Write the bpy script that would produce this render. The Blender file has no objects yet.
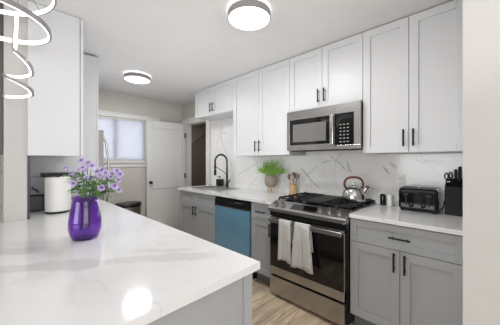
import bpy, bmesh, math, random
from mathutils import Vector, Matrix
PI = math.pi
random.seed(7)
C = bpy.context.scene.collection
scene = bpy.context.scene

# ------------------------------------------------------------------ camera
CAM_H = 1.32
cam_data = bpy.data.cameras.new('camera')
cam_data.sensor_width = 36.0
cam_data.lens = 36.0 * 240.0 / 500.0
cam_data.shift_y = -1.7 / 500.0
cam_data.clip_start = 0.02
cam = bpy.data.objects.new('camera', cam_data)
C.objects.link(cam)
cam.location = (0, 0, CAM_H)
cam.rotation_euler = (PI / 2, 0, -math.radians(46.0))
scene.camera = cam

# ------------------------------------------------------------------ world, lights, exposure
world = bpy.data.worlds.new('world')
scene.world = world
world.use_nodes = True
bg = world.node_tree.nodes['Background']
bg.inputs[0].default_value = (0.93, 0.96, 1.0, 1)
bg.inputs[1].default_value = 4.6
vs = scene.view_settings
vs.view_transform = 'Standard'
vs.look = 'None'
vs.gamma = 1.0
vs.exposure = -0.08
vs.use_curve_mapping = False


def area_light(name, loc, rot, sx, sy, power, col):
    l = bpy.data.lights.new(name, 'AREA')
    l.shape = 'RECTANGLE'
    l.size = sx
    l.size_y = sy
    l.energy = power
    l.color = col
    o = bpy.data.objects.new(name, l)
    o.location = loc
    o.rotation_euler = rot
    C.objects.link(o)
    return o


# daylight through the living-room windows behind the camera
area_light('daylight_rear_window', (-0.3, -2.90, 1.45), (PI / 2, 0, 0), 2.4, 1.5, 16, (1.0, 0.99, 0.97))
area_light('daylight_side_window', (-3.30, 0.6, 1.45), (PI / 2, 0, -PI / 2), 2.4, 1.5, 32, (1.0, 0.99, 0.97))
# fill lights added to brighten the ceilings, not fixtures of the room:
# aimed straight up at the ceilings of the living room and of the kitchen
area_light('ceiling_fill', (-0.4, -1.2, 1.55), (PI, 0, 0), 3.0, 2.4, 50, (1.0, 0.99, 0.975))
area_light('ceiling_fill_aisle', (1.25, 2.2, 1.0), (PI, 0, 0), 0.7, 2.6, 12, (0.98, 0.99, 1.0))

# unseen fill light added to brighten the hallway beyond the doorway
area_light('hall_fill', (3.3, 4.3, 2.36), (0, 0, 0), 0.4, 0.4, 9, (1.0, 0.93, 0.85))

# ------------------------------------------------------------------ materials
def srgb(r, g, b):
    def f(c):
        c /= 255.0
        return c / 12.92 if c <= 0.04045 else ((c + 0.055) / 1.055) ** 2.4
    return (f(r), f(g), f(b), 1.0)


class NT:
    def __init__(self, m):
        self.t = m.node_tree
        self.b = self.t.nodes['Principled BSDF']

    def n(self, kind, **kw):
        nd = self.t.nodes.new(kind)
        for k, v in kw.items():
            setattr(nd, k, v)
        return nd

    def l(self, a, b):
        self.t.links.new(a, b)

    def math(self, op, a, b=None, c=None):
        nd = self.n('ShaderNodeMath', operation=op)
        for i, v in enumerate((a, b, c)):
            if v is None:
                continue
            if isinstance(v, (int, float)):
                nd.inputs[i].default_value = v
            else:
                self.l(v, nd.inputs[i])
        return nd.outputs[0]

    def mix(self, fac, a, b):
        nd = self.n('ShaderNodeMix', data_type='RGBA')
        for s, v in ((nd.inputs[0], fac), (nd.inputs[6], a), (nd.inputs[7], b)):
            if isinstance(v, (int, float, tuple)):
                s.default_value = v
            else:
                self.l(v, s)
        return nd.outputs[2]

    def coord(self, scale=(1, 1, 1), rot=(0, 0, 0), loc=(0, 0, 0)):
        tc = self.n('ShaderNodeTexCoord')
        mp = self.n('ShaderNodeMapping')
        mp.inputs['Scale'].default_value = scale
        mp.inputs['Rotation'].default_value = rot
        mp.inputs['Location'].default_value = loc
        self.l(tc.outputs['Object'], mp.inputs[0])
        return mp.outputs[0]

    def noise(self, vec, scale, detail=4, rough=0.5, dist=0.0):
        nd = self.n('ShaderNodeTexNoise')
        nd.inputs['Scale'].default_value = scale
        nd.inputs['Detail'].default_value = detail
        nd.inputs['Roughness'].default_value = rough
        nd.inputs['Distortion'].default_value = dist
        if vec is not None:
            self.l(vec, nd.inputs['Vector'])
        return nd.outputs[0]

    def ramp(self, fac, stops):
        nd = self.n('ShaderNodeValToRGB')
        el = nd.color_ramp.elements
        while len(el) < len(stops):
            el.new(0.5)
        for e, (p, c) in zip(el, stops):
            e.position = p
            e.color = c if isinstance(c, tuple) else (c, c, c, 1)
        self.l(fac, nd.inputs[0])
        return nd.outputs[0]

    def bump(self, h, strength, dist=0.002):
        nd = self.n('ShaderNodeBump')
        nd.inputs['Strength'].default_value = strength
        nd.inputs['Distance'].default_value = dist
        self.l(h, nd.inputs['Height'])
        self.l(nd.outputs[0], self.b.inputs['Normal'])


def mat(name, col, rough=0.5, metal=0.0, vary=0.04, vscale=6, bump=0.0, bscale=60, **kw):
    m = bpy.data.materials.new(name)
    m.use_nodes = True
    t = NT(m)
    t.b.inputs['Roughness'].default_value = rough
    t.b.inputs['Metallic'].default_value = metal
    for k, v in kw.items():
        t.b.inputs[k.replace('_', ' ')].default_value = v
    v = t.coord()
    if vary:
        c = t.mix(t.noise(v, vscale, 3), tuple(x * (1 - vary) for x in col[:3]) + (1,),
                  tuple(min(1, x * (1 + vary)) for x in col[:3]) + (1,))
        t.l(c, t.b.inputs['Base Color'])
    else:
        t.b.inputs['Base Color'].default_value = col
    if bump:
        t.bump(t.noise(v, bscale, 3), bump)
    return m


def emit_mat(name, col, strength, base=(0.9, 0.9, 0.9, 1)):
    m = bpy.data.materials.new(name)
    m.use_nodes = True
    t = NT(m)
    t.b.inputs['Base Color'].default_value = base
    t.b.inputs['Roughness'].default_value = 0.4
    t.b.inputs['Emission Color'].default_value = col
    t.b.inputs['Emission Strength'].default_value = strength
    return m


M = {}
M['wall'] = mat('wall_paint', srgb(190, 188, 185), 0.7, bump=0.05, bscale=180)
M['wall_far'] = mat('wall_paint_far', srgb(203, 199, 192), 0.75, bump=0.05, bscale=180)
M['ceiling'] = mat('ceiling_paint', srgb(217, 217, 217), 0.85, bump=0.06, bscale=150)
M['trim'] = mat('trim_paint', srgb(226, 226, 224), 0.4, vary=0.02)
M['white_cab'] = mat('white_cabinet_paint', srgb(209, 210, 212), 0.38, vary=0.015)
M['grey_cab'] = mat('grey_cabinet_paint', srgb(158, 160, 162), 0.42, vary=0.02)
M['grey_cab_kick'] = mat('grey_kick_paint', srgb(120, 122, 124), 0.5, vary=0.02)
M['door_paint'] = mat('door_paint', srgb(216, 216, 215), 0.45, vary=0.02)
M['black_metal'] = mat('black_metal', srgb(24, 23, 24), 0.35, 0.4)
M['black_plastic'] = mat('black_plastic', srgb(11, 11, 12), 0.3, 0.0)
M['black_gloss'] = mat('black_gloss', srgb(12, 12, 13), 0.06, 0.0, vary=0)
M['oven_glass'] = mat('oven_glass', srgb(20, 17, 15), 0.05, 0.0, vary=0)
M['cast_iron'] = mat('cast_iron', srgb(34, 33, 33), 0.55, 0.2)
M['chrome'] = mat('chrome', srgb(200, 200, 198), 0.15, 1.0, vary=0.02)
M['pewter'] = mat('pewter', srgb(128, 122, 120), 0.35, 0.8, vary=0.04)
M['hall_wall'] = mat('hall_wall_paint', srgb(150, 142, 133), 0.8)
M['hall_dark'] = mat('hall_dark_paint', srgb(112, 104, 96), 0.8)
M['white_plastic'] = mat('white_plastic', srgb(228, 227, 224), 0.35, vary=0.02)
M['paper'] = mat('paper', srgb(236, 235, 231), 0.9, bump=0.3, bscale=220)
M['wood'] = mat('kettle_wood', srgb(96, 52, 34), 0.4, vary=0.25, vscale=30)
M['light_wood'] = mat('light_wood', srgb(204, 172, 132), 0.55, vary=0.15, vscale=25)
M['dark_grey'] = mat('dark_grey_paint', srgb(88, 87, 87), 0.5)
M['soil'] = mat('soil', srgb(52, 40, 30), 0.95, vary=0.4, vscale=80, bump=0.6)
M['leaf_dark'] = mat('leaf_dark', srgb(96, 134, 74), 0.55, vary=0.35, vscale=40)
M['leaf_bright'] = mat('leaf_bright', srgb(150, 196, 62), 0.5, vary=0.35, vscale=50)
M['petal'] = mat('petal', srgb(206, 190, 226), 0.7, vary=0.3, vscale=70)
M['petal_core'] = mat('petal_core', srgb(122, 98, 152), 0.7, vary=0.2, vscale=70)
M['glass'] = mat('window_glass', (1, 1, 1, 1), 0.0, vary=0, Transmission_Weight=1.0)
M['stone_pot'] = mat('stone_pot', srgb(142, 134, 124), 0.85, vary=0.25, vscale=45, bump=0.7, bscale=50)
M['utensil'] = mat('utensil_wood', srgb(128, 100, 84), 0.6, vary=0.3, vscale=40)
M['utensil_pale'] = mat('utensil_silicone', srgb(170, 152, 144), 0.6, vary=0.1)
M['black_matte'] = mat('black_matte', srgb(9, 9, 9), 0.45, Specular_IOR_Level=0.2)
M['knob_steel'] = mat('knob_steel', srgb(140, 138, 136), 0.3, 0.9, vary=0.02)
M['rubber'] = mat('rubber', srgb(18, 18, 18), 0.6)
M['led_housing'] = mat('led_housing', srgb(150, 144, 146), 0.35, 0.3)
M['led'] = emit_mat('led_strip', (1.0, 0.985, 0.97, 1), 2.5)
M['diffuser'] = emit_mat('lamp_diffuser', (1.0, 0.985, 0.96, 1), 4.0)
M['halo'] = emit_mat('lamp_halo', (1.0, 0.985, 0.96, 1), 2.5)
M['display'] = mat('display', srgb(30, 38, 44), 0.1, vary=0)
M['key'] = mat('key_print', srgb(150, 150, 150), 0.4, vary=0)
M['gasket'] = mat('gasket', srgb(10, 10, 10), 0.6, vary=0)


def make_steel():
    m = bpy.data.materials.new('brushed_steel')
    m.use_nodes = True
    t = NT(m)
    v = t.coord((3, 3, 260))
    n = t.noise(v, 1.0, 3)
    t.l(t.mix(n, srgb(164, 162, 160), srgb(178, 176, 174)), t.b.inputs['Base Color'])
    t.b.inputs['Metallic'].default_value = 1.0
    t.b.inputs['Roughness'].default_value = 0.27
    t.bump(n, 0.05, 0.001)
    return m


M['steel'] = make_steel()


def make_film():
    m = bpy.data.materials.new('blue_film')
    m.use_nodes = True
    t = NT(m)
    v = t.coord((3, 3, 2))
    t.l(t.mix(t.noise(v, 1.5, 2), srgb(98, 146, 174), srgb(124, 168, 194)), t.b.inputs['Base Color'])
    t.b.inputs['Metallic'].default_value = 0.25
    t.b.inputs['Roughness'].default_value = 0.22
    return m


M['film'] = make_film()


def make_marble(name, base, vein, scale, thick, amount, rough, spec_lines=(), axes=(0, 1), cloud_amt=0.10):
    m = bpy.data.materials.new(name)
    m.use_nodes = True
    t = NT(m)
    v = t.coord((1, 1, 1), loc=(3.1, 1.7, 0.4))
    warp = t.n('ShaderNodeTexNoise')
    warp.inputs['Scale'].default_value = 1.6
    warp.inputs['Detail'].default_value = 5
    t.l(v, warp.inputs['Vector'])
    add = t.n('ShaderNodeVectorMath', operation='MULTIPLY_ADD')
    t.l(warp.outputs[1], add.inputs[0])
    add.inputs[1].default_value = (0.9, 0.9, 0.9)
    t.l(v, add.inputs[2])
    f = t.noise(add.outputs[0], scale, 3, 0.45)
    d = t.math('ABSOLUTE', t.math('SUBTRACT', f, 0.5))
    line = t.ramp(d, [(0.0, 1.0), (thick, 0.0)])
    mask = t.ramp(t.noise(v, 1.9, 2), [(0.42, 0.0), (0.55, 1.0)])
    fac = t.math('MULTIPLY', t.math('MULTIPLY', line, mask), amount)
    cloud = t.math('MULTIPLY', t.ramp(t.noise(v, 2.2, 4), [(0.45, 0.0), (0.8, 1.0)]), cloud_amt)
    fac = t.math('MAXIMUM', fac, cloud)
    if spec_lines:
        sep = t.n('ShaderNodeSeparateXYZ')
        tc = t.n('ShaderNodeTexCoord')
        t.l(tc.outputs['Object'], sep.inputs[0])
        wob = t.noise(tc.outputs['Object'], 4.5, 4, 0.6)
        wid = t.noise(tc.outputs['Object'], 6.0, 3, 0.6)
        for (x0, y0, x1, y1, w, s, amp) in spec_lines:
            dx, dy = x1 - x0, y1 - y0
            L = math.hypot(dx, dy)
            nx, ny = -dy / L, dx / L
            c = nx * x0 + ny * y0
            a = t.math('ADD', t.math('MULTIPLY', sep.outputs[axes[0]], nx), t.math('MULTIPLY', sep.outputs[axes[1]], ny))
            a = t.math('SUBTRACT', a, c)
            a = t.math('ADD', a, t.math('MULTIPLY', t.math('SUBTRACT', wob, 0.5), amp))
            a = t.math('ABSOLUTE', a)
            ww = t.math('MULTIPLY', t.math('ADD', wid, -0.1), w * 2.2)
            r = t.math('SUBTRACT', 1.0, t.math('DIVIDE', a, ww))
            r = t.math('MULTIPLY', t.math('MINIMUM', t.math('MAXIMUM', t.math('MULTIPLY', r, 3.5), 0.0), 1.0), s)
            al = t.math('ADD', t.math('MULTIPLY', sep.outputs[axes[0]], dx / L), t.math('MULTIPLY', sep.outputs[axes[1]], dy / L))
            al = t.math('SUBTRACT', al, (x0 * dx + y0 * dy) / L)
            lo = t.math('MINIMUM', t.math('MAXIMUM', t.math('MULTIPLY', al, 12.0), 0.0), 1.0)
            hi = t.math('MINIMUM', t.math('MAXIMUM', t.math('MULTIPLY', t.math('SUBTRACT', L, al), 12.0), 0.0), 1.0)
            r = t.math('MULTIPLY', r, t.math('MULTIPLY', lo, hi))
            fac = t.math('MAXIMUM', fac, r)
    t.l(t.mix(fac, base, vein), t.b.inputs['Base Color'])
    t.b.inputs['Roughness'].default_value = rough
    return m


M['marble'] = make_marble('marble_splash', srgb(236, 235, 233), srgb(128, 130, 134), 1.9, 0.014, 0.28, 0.10, axes=(1, 2), cloud_amt=0.22,
    spec_lines=[(1.605, 1.257, 1.315, 0.988, 0.01, 0.6, 0.03),
                (1.563, 1.088, 1.352, 1.283, 0.012, 0.35, 0.06),
                (1.352, 1.283, 1.161, 1.329, 0.01, 0.35, 0.05),
                (1.231, 1.396, 0.988, 1.203, 0.01, 0.45, 0.1),
                (1.03, 1.35, 0.967, 1.163, 0.012, 0.5, 0.08),
                (0.868, 1.076, 0.668, 1.043, 0.012, 0.35, 0.08),
                (0.694, 1.299, 0.609, 1.169, 0.012, 0.65, 0.06),
                (0.634, 1.328, 0.544, 1.218, 0.018, 0.5, 0.06),
                (0.474, 1.345, 0.329, 1.31, 0.012, 0.3, 0.06),
                (0.35, 1.275, 0.269, 1.227, 0.02, 0.3, 0.08),
                (2.738, 1.085, 2.204, 1.331, 0.008, 0.3, 0.06),
                (2.54, 0.855, 2.204, 1.164, 0.007, 0.25, 0.06),
                (3.183, 1.803, 2.831, 1.207, 0.01, 0.3, 0.1),
                (3.292, 1.334, 3.078, 1.926, 0.008, 0.25, 0.1)])
M['quartz'] = make_marble('quartz_worktop', srgb(224, 224, 224), srgb(165, 166, 168), 1.7, 0.012, 0.5, 0.10)
M['quartz_peninsula'] = make_marble('quartz_peninsula', srgb(220, 220, 221), srgb(160, 161, 165), 1.2, 0.008, 0.15, 0.10,
    spec_lines=[(-0.35, 1.54, 0.68, 0.82, 0.055, 0.30, 0.10),
                (-0.35, 1.86, 0.16, 1.43, 0.05, 0.26, 0.10),
                (0.38, 1.16, 0.64, 0.93, 0.03, 0.25, 0.07),
                (0.16, 1.08, 0.33, 0.60, 0.003, 0.25, 0.16)])


def make_floor():
    m = bpy.data.materials.new('vinyl_plank')
    m.use_nodes = True
    t = NT(m)
    v = t.coord()
    br = t.n('ShaderNodeTexBrick')
    br.offset = 0.37
    br.inputs['Scale'].default_value = 1.0
    br.inputs['Brick Width'].default_value = 1.22
    br.inputs['Row Height'].default_value = 0.18
    br.inputs['Mortar Size'].default_value = 0.0025
    br.inputs['Color1'].default_value = (0, 0, 0, 1)
    br.inputs['Color2'].default_value = (1, 1, 1, 1)
    br.inputs['Mortar'].default_value = (0.5, 0.5, 0.5, 1)
    t.l(v, br.inputs['Vector'])
    g = t.coord((1.6, 16, 1))
    ad = t.n('ShaderNodeVectorMath', operation='MULTIPLY_ADD')
    t.l(br.outputs[0], ad.inputs[0])
    ad.inputs[1].default_value = (7, 13, 3)
    t.l(g, ad.inputs[2])
    grain = t.noise(ad.outputs[0], 1.3, 6, 0.62, 0.6)
    patch = t.noise(v, 3.0, 3)
    c = t.ramp(grain, [(0.28, srgb(112, 98, 86)), (0.42, srgb(182, 158, 130)), (0.56, srgb(218, 198, 170)), (0.75, srgb(236, 222, 202))])
    c = t.mix(t.ramp(patch, [(0.48, 0.0), (0.66, 0.6)]), c, srgb(146, 134, 124))
    c = t.mix(t.math('MULTIPLY', br.outputs[0], 0.4), c, srgb(150, 134, 118))
    c = t.mix(t.math('MULTIPLY', br.outputs[1], 0.7), c, srgb(82, 70, 60))
    t.l(c, t.b.inputs['Base Color'])
    t.b.inputs['Roughness'].default_value = 0.42
    t.bump(grain, 0.12)
    return m


M['floor'] = make_floor()


def make_towel():
    m = bpy.data.materials.new('waffle_towel')
    m.use_nodes = True
    t = NT(m)
    v = t.coord()
    w1 = t.n('ShaderNodeTexWave', wave_type='BANDS', bands_direction='Z')
    w1.inputs['Scale'].default_value = 26
    w1.inputs['Distortion'].default_value = 1.2
    w2 = t.n('ShaderNodeTexWave', wave_type='BANDS', bands_direction='Y')
    w2.inputs['Scale'].default_value = 30
    w2.inputs['Distortion'].default_value = 1.2
    t.l(v, w1.inputs['Vector'])
    t.l(v, w2.inputs['Vector'])
    p = t.math('MULTIPLY', w1.outputs[1], w2.outputs[1])
    t.l(t.mix(p, srgb(214, 212, 208), srgb(70, 68, 67)), t.b.inputs['Base Color'])
    t.b.inputs['Roughness'].default_value = 0.95
    t.bump(p, 0.5, 0.003)
    return m


M['towel'] = make_towel()


def make_vase():
    m = bpy.data.materials.new('purple_glass')
    m.use_nodes = True
    t = NT(m)
    v = t.coord((1, 1, 0.4))
    n = t.noise(v, 30, 3)
    t.l(t.mix(n, srgb(124, 52, 190), srgb(196, 150, 236)), t.b.inputs['Base Color'])
    t.b.inputs['Roughness'].default_value = 0.06
    t.b.inputs['Transmission Weight'].default_value = 0.95
    t.b.inputs['IOR'].default_value = 1.3
    t.b.inputs['Coat Weight'].default_value = 0.4
    return m


M['vase'] = make_vase()


def make_blind():
    m = bpy.data.materials.new('cellular_blind')
    m.use_nodes = True
    t = NT(m)
    v = t.coord()
    w = t.n('ShaderNodeTexWave', wave_type='BANDS', bands_direction='Z')
    w.inputs['Scale'].default_value = 14
    t.l(v, w.inputs['Vector'])
    t.l(t.mix(w.outputs[1], srgb(232, 234, 242), srgb(240, 241, 246)), t.b.inputs['Base Color'])
    t.b.inputs['Roughness'].default_value = 0.9
    tr = t.n('ShaderNodeBsdfTranslucent')
    tr.inputs[0].default_value = (0.84, 0.85, 0.88, 1)
    mx = t.n('ShaderNodeMixShader')
    mx.inputs[0].default_value = 0.55
    t.l(t.b.outputs[0], mx.inputs[1])
    t.l(tr.outputs[0], mx.inputs[2])
    t.l(mx.outputs[0], t.t.nodes['Material Output'].inputs[0])
    return m


def make_pane():
    m = bpy.data.materials.new('window_pane')
    m.use_nodes = True
    t = NT(m)
    t.b.inputs['Base Color'].default_value = (0.9, 0.93, 0.95, 1)
    t.b.inputs['Roughness'].default_value = 0.03
    tr = t.n('ShaderNodeBsdfTransparent')
    mx = t.n('ShaderNodeMixShader')
    mx.inputs[0].default_value = 0.92
    t.l(t.b.outputs[0], mx.inputs[1])
    t.l(tr.outputs[0], mx.inputs[2])
    t.l(mx.outputs[0], t.t.nodes['Material Output'].inputs[0])
    return m


M['glass'] = make_pane()
M['blind'] = make_blind()

# ------------------------------------------------------------------ mesh helpers
def bx(bm, x0, x1, y0, y1, z0, z1):
    vs_ = [bm.verts.new(p) for p in ((x0, y0, z0), (x1, y0, z0), (x1, y1, z0), (x0, y1, z0),
                                     (x0, y0, z1), (x1, y0, z1), (x1, y1, z1), (x0, y1, z1))]
    for f in ((0, 3, 2, 1), (4, 5, 6, 7), (0, 1, 5, 4), (1, 2, 6, 5), (2, 3, 7, 6), (3, 0, 4, 7)):
        bm.faces.new([vs_[i] for i in f])
    return vs_


def lathe(bm, prof, seg=24, c=(0, 0, 0), sx=1, sy=1, cap=True):
    rings = []
    for r, z in prof:
        rings.append([bm.verts.new((c[0] + sx * r * math.cos(2 * PI * i / seg), c[1] + sy * r * math.sin(2 * PI * i / seg), c[2] + z)) for i in range(seg)])
    for a, b in zip(rings, rings[1:]):
        for i in range(seg):
            j = (i + 1) % seg
            bm.faces.new((a[i], a[j], b[j], b[i]))
    if cap:
        bm.faces.new(rings[0][::-1])
        bm.faces.new(rings[-1])
    return rings


def tube(bm, pts, r, seg=8, cap=True):
    pts = [Vector(p) for p in pts]
    rad = r if isinstance(r, (list, tuple)) else [r] * len(pts)
    rings = []
    up = None
    for i, p in enumerate(pts):
        t = (pts[min(i + 1, len(pts) - 1)] - pts[max(i - 1, 0)]).normalized()
        if up is None:
            up = Vector((0, 0, 1)) if abs(t.z) < 0.9 else Vector((1, 0, 0))
        a = t.cross(up).normalized()
        b = a.cross(t).normalized()
        up = b
        rings.append([bm.verts.new(p + rad[i] * (math.cos(2 * PI * k / seg) * a + math.sin(2 * PI * k / seg) * b)) for k in range(seg)])
    for a, b in zip(rings, rings[1:]):
        for i in range(seg):
            j = (i + 1) % seg
            bm.faces.new((a[i], a[j], b[j], b[i]))
    if cap:
        bm.faces.new(rings[0][::-1])
        bm.faces.new(rings[-1])


def prism(bm, pts, lo, hi, axis='x'):
    """extrude a polygon; pts are (a, b) in the plane across axis"""
    def P(a, b, h):
        return {'x': (h, a, b), 'y': (a, h, b), 'z': (a, b, h)}[axis]
    A = [bm.verts.new(P(a, b, lo)) for a, b in pts]
    B = [bm.verts.new(P(a, b, hi)) for a, b in pts]
    bm.faces.new(A[::-1])
    bm.faces.new(B)
    n = len(pts)
    for i in range(n):
        j = (i + 1) % n
        bm.faces.new((A[i], A[j], B[j], B[i]))


def ball(bm, c, r, s=(1, 1, 1), sub=2):
    bmesh.ops.create_icosphere(bm, subdivisions=sub, radius=1.0,
                               matrix=Matrix.Translation(c) @ Matrix.Diagonal((r * s[0], r * s[1], r * s[2], 1)))


def obj(name, bm, m, parent=None, bevel=0.0, smooth=False, loc=None, seg=2):
    bmesh.ops.recalc_face_normals(bm, faces=bm.faces)
    me = bpy.data.meshes.new(name)
    bm.to_mesh(me)
    bm.free()
    if smooth:
        for p in me.polygons:
            p.use_smooth = True
        try:
            me.set_sharp_from_angle(angle=math.radians(40))
        except Exception:
            pass
    me.materials.append(m)
    o = bpy.data.objects.new(name, me)
    C.objects.link(o)
    if parent:
        o.parent = parent
    if loc:
        o.location = loc
    if bevel:
        b = o.modifiers.new('bevel', 'BEVEL')
        b.width = bevel
        b.segments = seg
        b.limit_method = 'ANGLE'
        b.harden_normals = False
    return o


def NB():
    return bmesh.new()


def tag(o, label, cat, group=None):
    o['label'] = label
    o['category'] = cat
    if group:
        o['group'] = group
    return o


def thing(name, label, cat, loc=(0, 0, 0), rotz=0.0, group=None):
    o = bpy.data.objects.new(name, None)
    o.empty_display_size = 0.1
    C.objects.link(o)
    o.location = loc
    o.rotation_euler = (0, 0, rotz)
    return tag(o, label, cat, group)


def struct(name, bm, m, bevel=0.0, parent=None):
    o = obj(name, bm, m, parent, bevel)
    if parent is None:
        o['kind'] = 'structure'
    return o


def dup(root, loc, rotz, label, group=None):
    r = root.copy()
    C.objects.link(r)
    r.location = loc
    r.rotation_euler = (0, 0, rotz)
    r['label'] = label
    if group:
        r['group'] = group
    for ch in list(root.children):
        c = ch.copy()
        C.objects.link(c)
        c.parent = r
        for g in ch.children:
            d = g.copy()
            C.objects.link(d)
            d.parent = c
    return r


# ------------------------------------------------------------------ key planes (metres)
WX = 2.535          # right wall
YF = 4.36           # far wall
ZC = 2.44           # ceiling
CT = 0.91           # worktop height
STUB_X, STUB_Y = 1.45, 0.0620

# ------------------------------------------------------------------ the room
b = NB(); bx(b, -3.5, 4.9, -3.1, 6.0, -0.08, 0.0); struct('floor', b, M['floor'])
b = NB(); bx(b, -3.5, 4.9, -3.1, 6.0, ZC, ZC + 0.1); struct('ceiling', b, M['ceiling'])
# far wall with a window opening: X 0.87..1.79, Z 1.305..2.05
wx0, wx1, wz0, wz1 = 0.84, 1.80, 1.315, 2.04
b = NB()
bx(b, -3.5, wx0, YF, YF + 0.12, 0, ZC)
bx(b, wx1, WX + 0.12, YF, YF + 0.12, 0, ZC)
bx(b, wx0, wx1, YF, YF + 0.12, 0, wz0)
bx(b, wx0, wx1, YF, YF + 0.12, wz1, ZC)
struct('wall_far', b, M['wall_far'])
# right wall with the doorway: Y 3.50..4.15
dy0, dy1, dz = 3.50, 4.235, 2.05
b = NB()
bx(b, WX, WX + 0.12, STUB_Y - 0.02, dy0, 0, ZC)
bx(b, WX, WX + 0.12, dy1, YF + 0.0, 0, ZC)
bx(b, WX, WX + 0.12, dy0, dy1, dz, ZC)
struct('wall_right', b, M['wall_far'])
# wall end at the near end of the run
b = NB(); bx(b, STUB_X, WX + 0.12, -3.0, STUB_Y, 0, ZC); struct('wall_near_right', b, M['wall'])
# left wall with its end behind the peninsula
b = NB(); bx(b, 0.01, 0.125, 2.29, YF, 0, ZC); struct('wall_left', b, M['wall'])
# living room walls behind the camera
b = NB()
bx(b, -3.5, STUB_X, -3.1, -3.0, 0, 0.7); bx(b, -3.5, STUB_X, -3.1, -3.0, 2.2, ZC)
bx(b, -3.5, -1.5, -3.1, -3.0, 0.7, 2.2); bx(b, 0.9, STUB_X, -3.1, -3.0, 0.7, 2.2)
struct('wall_rear', b, M['wall'])
b = NB()
bx(b, -3.5, -3.4, -3.0, YF, 0, 0.7); bx(b, -3.5, -3.4, -3.0, YF, 2.2, ZC)
bx(b, -3.5, -3.4, -3.0, -0.6, 0.7, 2.2); bx(b, -3.5, -3.4, 1.8, YF, 0.7, 2.2)
struct('wall_side', b, M['wall'])

# kitchen window
def window(name):
    w = bpy.data.objects.new(name, None)
    C.objects.link(w)
    w['kind'] = 'structure'
    cw = 0.085
    b = NB()
    bx(b, wx0 - cw, wx0, YF - 0.02, YF + 0.002, wz0, wz1)
    bx(b, wx1, wx1 + cw, YF - 0.02, YF + 0.002, wz0, wz1)
    bx(b, wx0 - cw - 0.02, wx1 + cw + 0.17, YF - 0.025, YF + 0.002, wz1, wz1 + 0.065)
    bx(b, wx0 - cw - 0.03, wx1 + cw + 0.18, YF - 0.035, YF + 0.002, wz1 + 0.065, wz1 + 0.085)
    obj('window_casing', b, M['trim'], w, 0.003)
    b = NB()
    bx(b, wx0 - cw - 0.02, wx1 + cw + 0.02, YF - 0.05, YF + 0.06, wz0 - 0.03, wz0)
    bx(b, wx0 - cw, wx1 + cw, YF - 0.02, YF + 0.002, wz0 - 0.10, wz0 - 0.03)
    obj('window_sill', b, M['trim'], w, 0.003)
    b = NB()
    for x0, x1, z0, z1 in ((wx0, wx1, wz0, wz0 + 0.04), (wx0, wx1, wz1 - 0.04, wz1), (wx0, wx0 + 0.04, wz0, wz1),
                           (wx1 - 0.04, wx1, wz0, wz1), ((wx0 + wx1) / 2 - 0.03, (wx0 + wx1) / 2 + 0.03, wz0, wz1)):
        bx(b, x0, x1, YF + 0.07, YF + 0.10, z0, z1)
    obj('window_frame', b, M['trim'], w)
    b = NB(); bx(b, wx0 + 0.03, wx1 - 0.03, YF + 0.083, YF + 0.088, wz0 + 0.03, wz1 - 0.03)
    obj('pane', b, M['glass'], w)
    b = NB()
    n = 36
    for i in range(n):
        z = wz0 + 0.025 + (wz1 - wz0 - 0.055) * i / n
        h = (wz1 - wz0 - 0.055) / n
        prism(b, [(YF + 0.045, z), (YF + 0.028, z + h / 2), (YF + 0.045, z + h), (YF + 0.0455, z + h), (YF + 0.0285, z + h / 2), (YF + 0.0455, z)], wx0 + 0.005, wx1 - 0.005, 'x')
    bl = obj('blind', b, M['blind'], w)
    b = NB()
    bx(b, wx0 + 0.004, wx1 - 0.004, YF + 0.02, YF + 0.06, wz1 - 0.03, wz1)
    bx(b, wx0 + 0.004, wx1 - 0.004, YF + 0.024, YF + 0.055, wz0 + 0.005, wz0 + 0.025)
    obj('blind_rail', b, M['trim'], w)
    return w


window('window_1')

# doorway trim
b = NB()
bx(b, WX - 0.02, WX + 0.0, dy0 - 0.09, dy0, 0, dz)
bx(b, WX - 0.02, WX + 0.0, dy1, dy1 + 0.09, 0, dz)
bx(b, WX - 0.025, WX + 0.0, dy0 - 0.09, dy1 + 0.09, dz, dz + 0.075)
bx(b, WX - 0.04, WX + 0.0, dy0 - 0.10, dy1 + 0.11, dz + 0.075, dz + 0.095)
bx(b, WX - 0.02, WX + 0.13, dy1 - 0.018, dy1, 0, dz)
bx(b, WX - 0.02, WX + 0.13, dy0, dy0 + 0.018, 0, dz)
bx(b, WX - 0.02, WX + 0.13, dy0, dy1, dz - 0.018, dz)
struct('trim_1', b, M['trim'], 0.003)
# baseboards
b = NB(); bx(b, 0.80, WX - 0.02, YF - 0.018, YF, 0, 0.13); struct('baseboard_far', b, M['trim'], 0.003)
b = NB(); bx(b, STUB_X - 0.016, STUB_X, -3.0, STUB_Y + 0.0, 0, 0.13); struct('baseboard_near', b, M['trim'], 0.003)
b = NB(); bx(b, WX - 0.018, WX, 3.345, dy0 - 0.092, 0, 0.13); struct('baseboard_right', b, M['trim'], 0.003)

# the hallway beyond the doorway: walls and a sloping stair soffit
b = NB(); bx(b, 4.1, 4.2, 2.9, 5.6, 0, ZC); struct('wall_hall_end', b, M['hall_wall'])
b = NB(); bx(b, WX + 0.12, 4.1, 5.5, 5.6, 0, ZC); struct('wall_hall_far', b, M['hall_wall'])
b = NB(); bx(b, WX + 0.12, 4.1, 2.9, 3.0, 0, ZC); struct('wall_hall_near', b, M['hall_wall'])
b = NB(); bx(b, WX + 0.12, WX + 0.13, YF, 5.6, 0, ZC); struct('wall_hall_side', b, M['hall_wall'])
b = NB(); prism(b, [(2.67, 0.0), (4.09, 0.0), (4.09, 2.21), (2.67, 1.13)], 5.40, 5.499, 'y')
struct('wall_hall_stair', b, M['hall_dark'])

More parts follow.
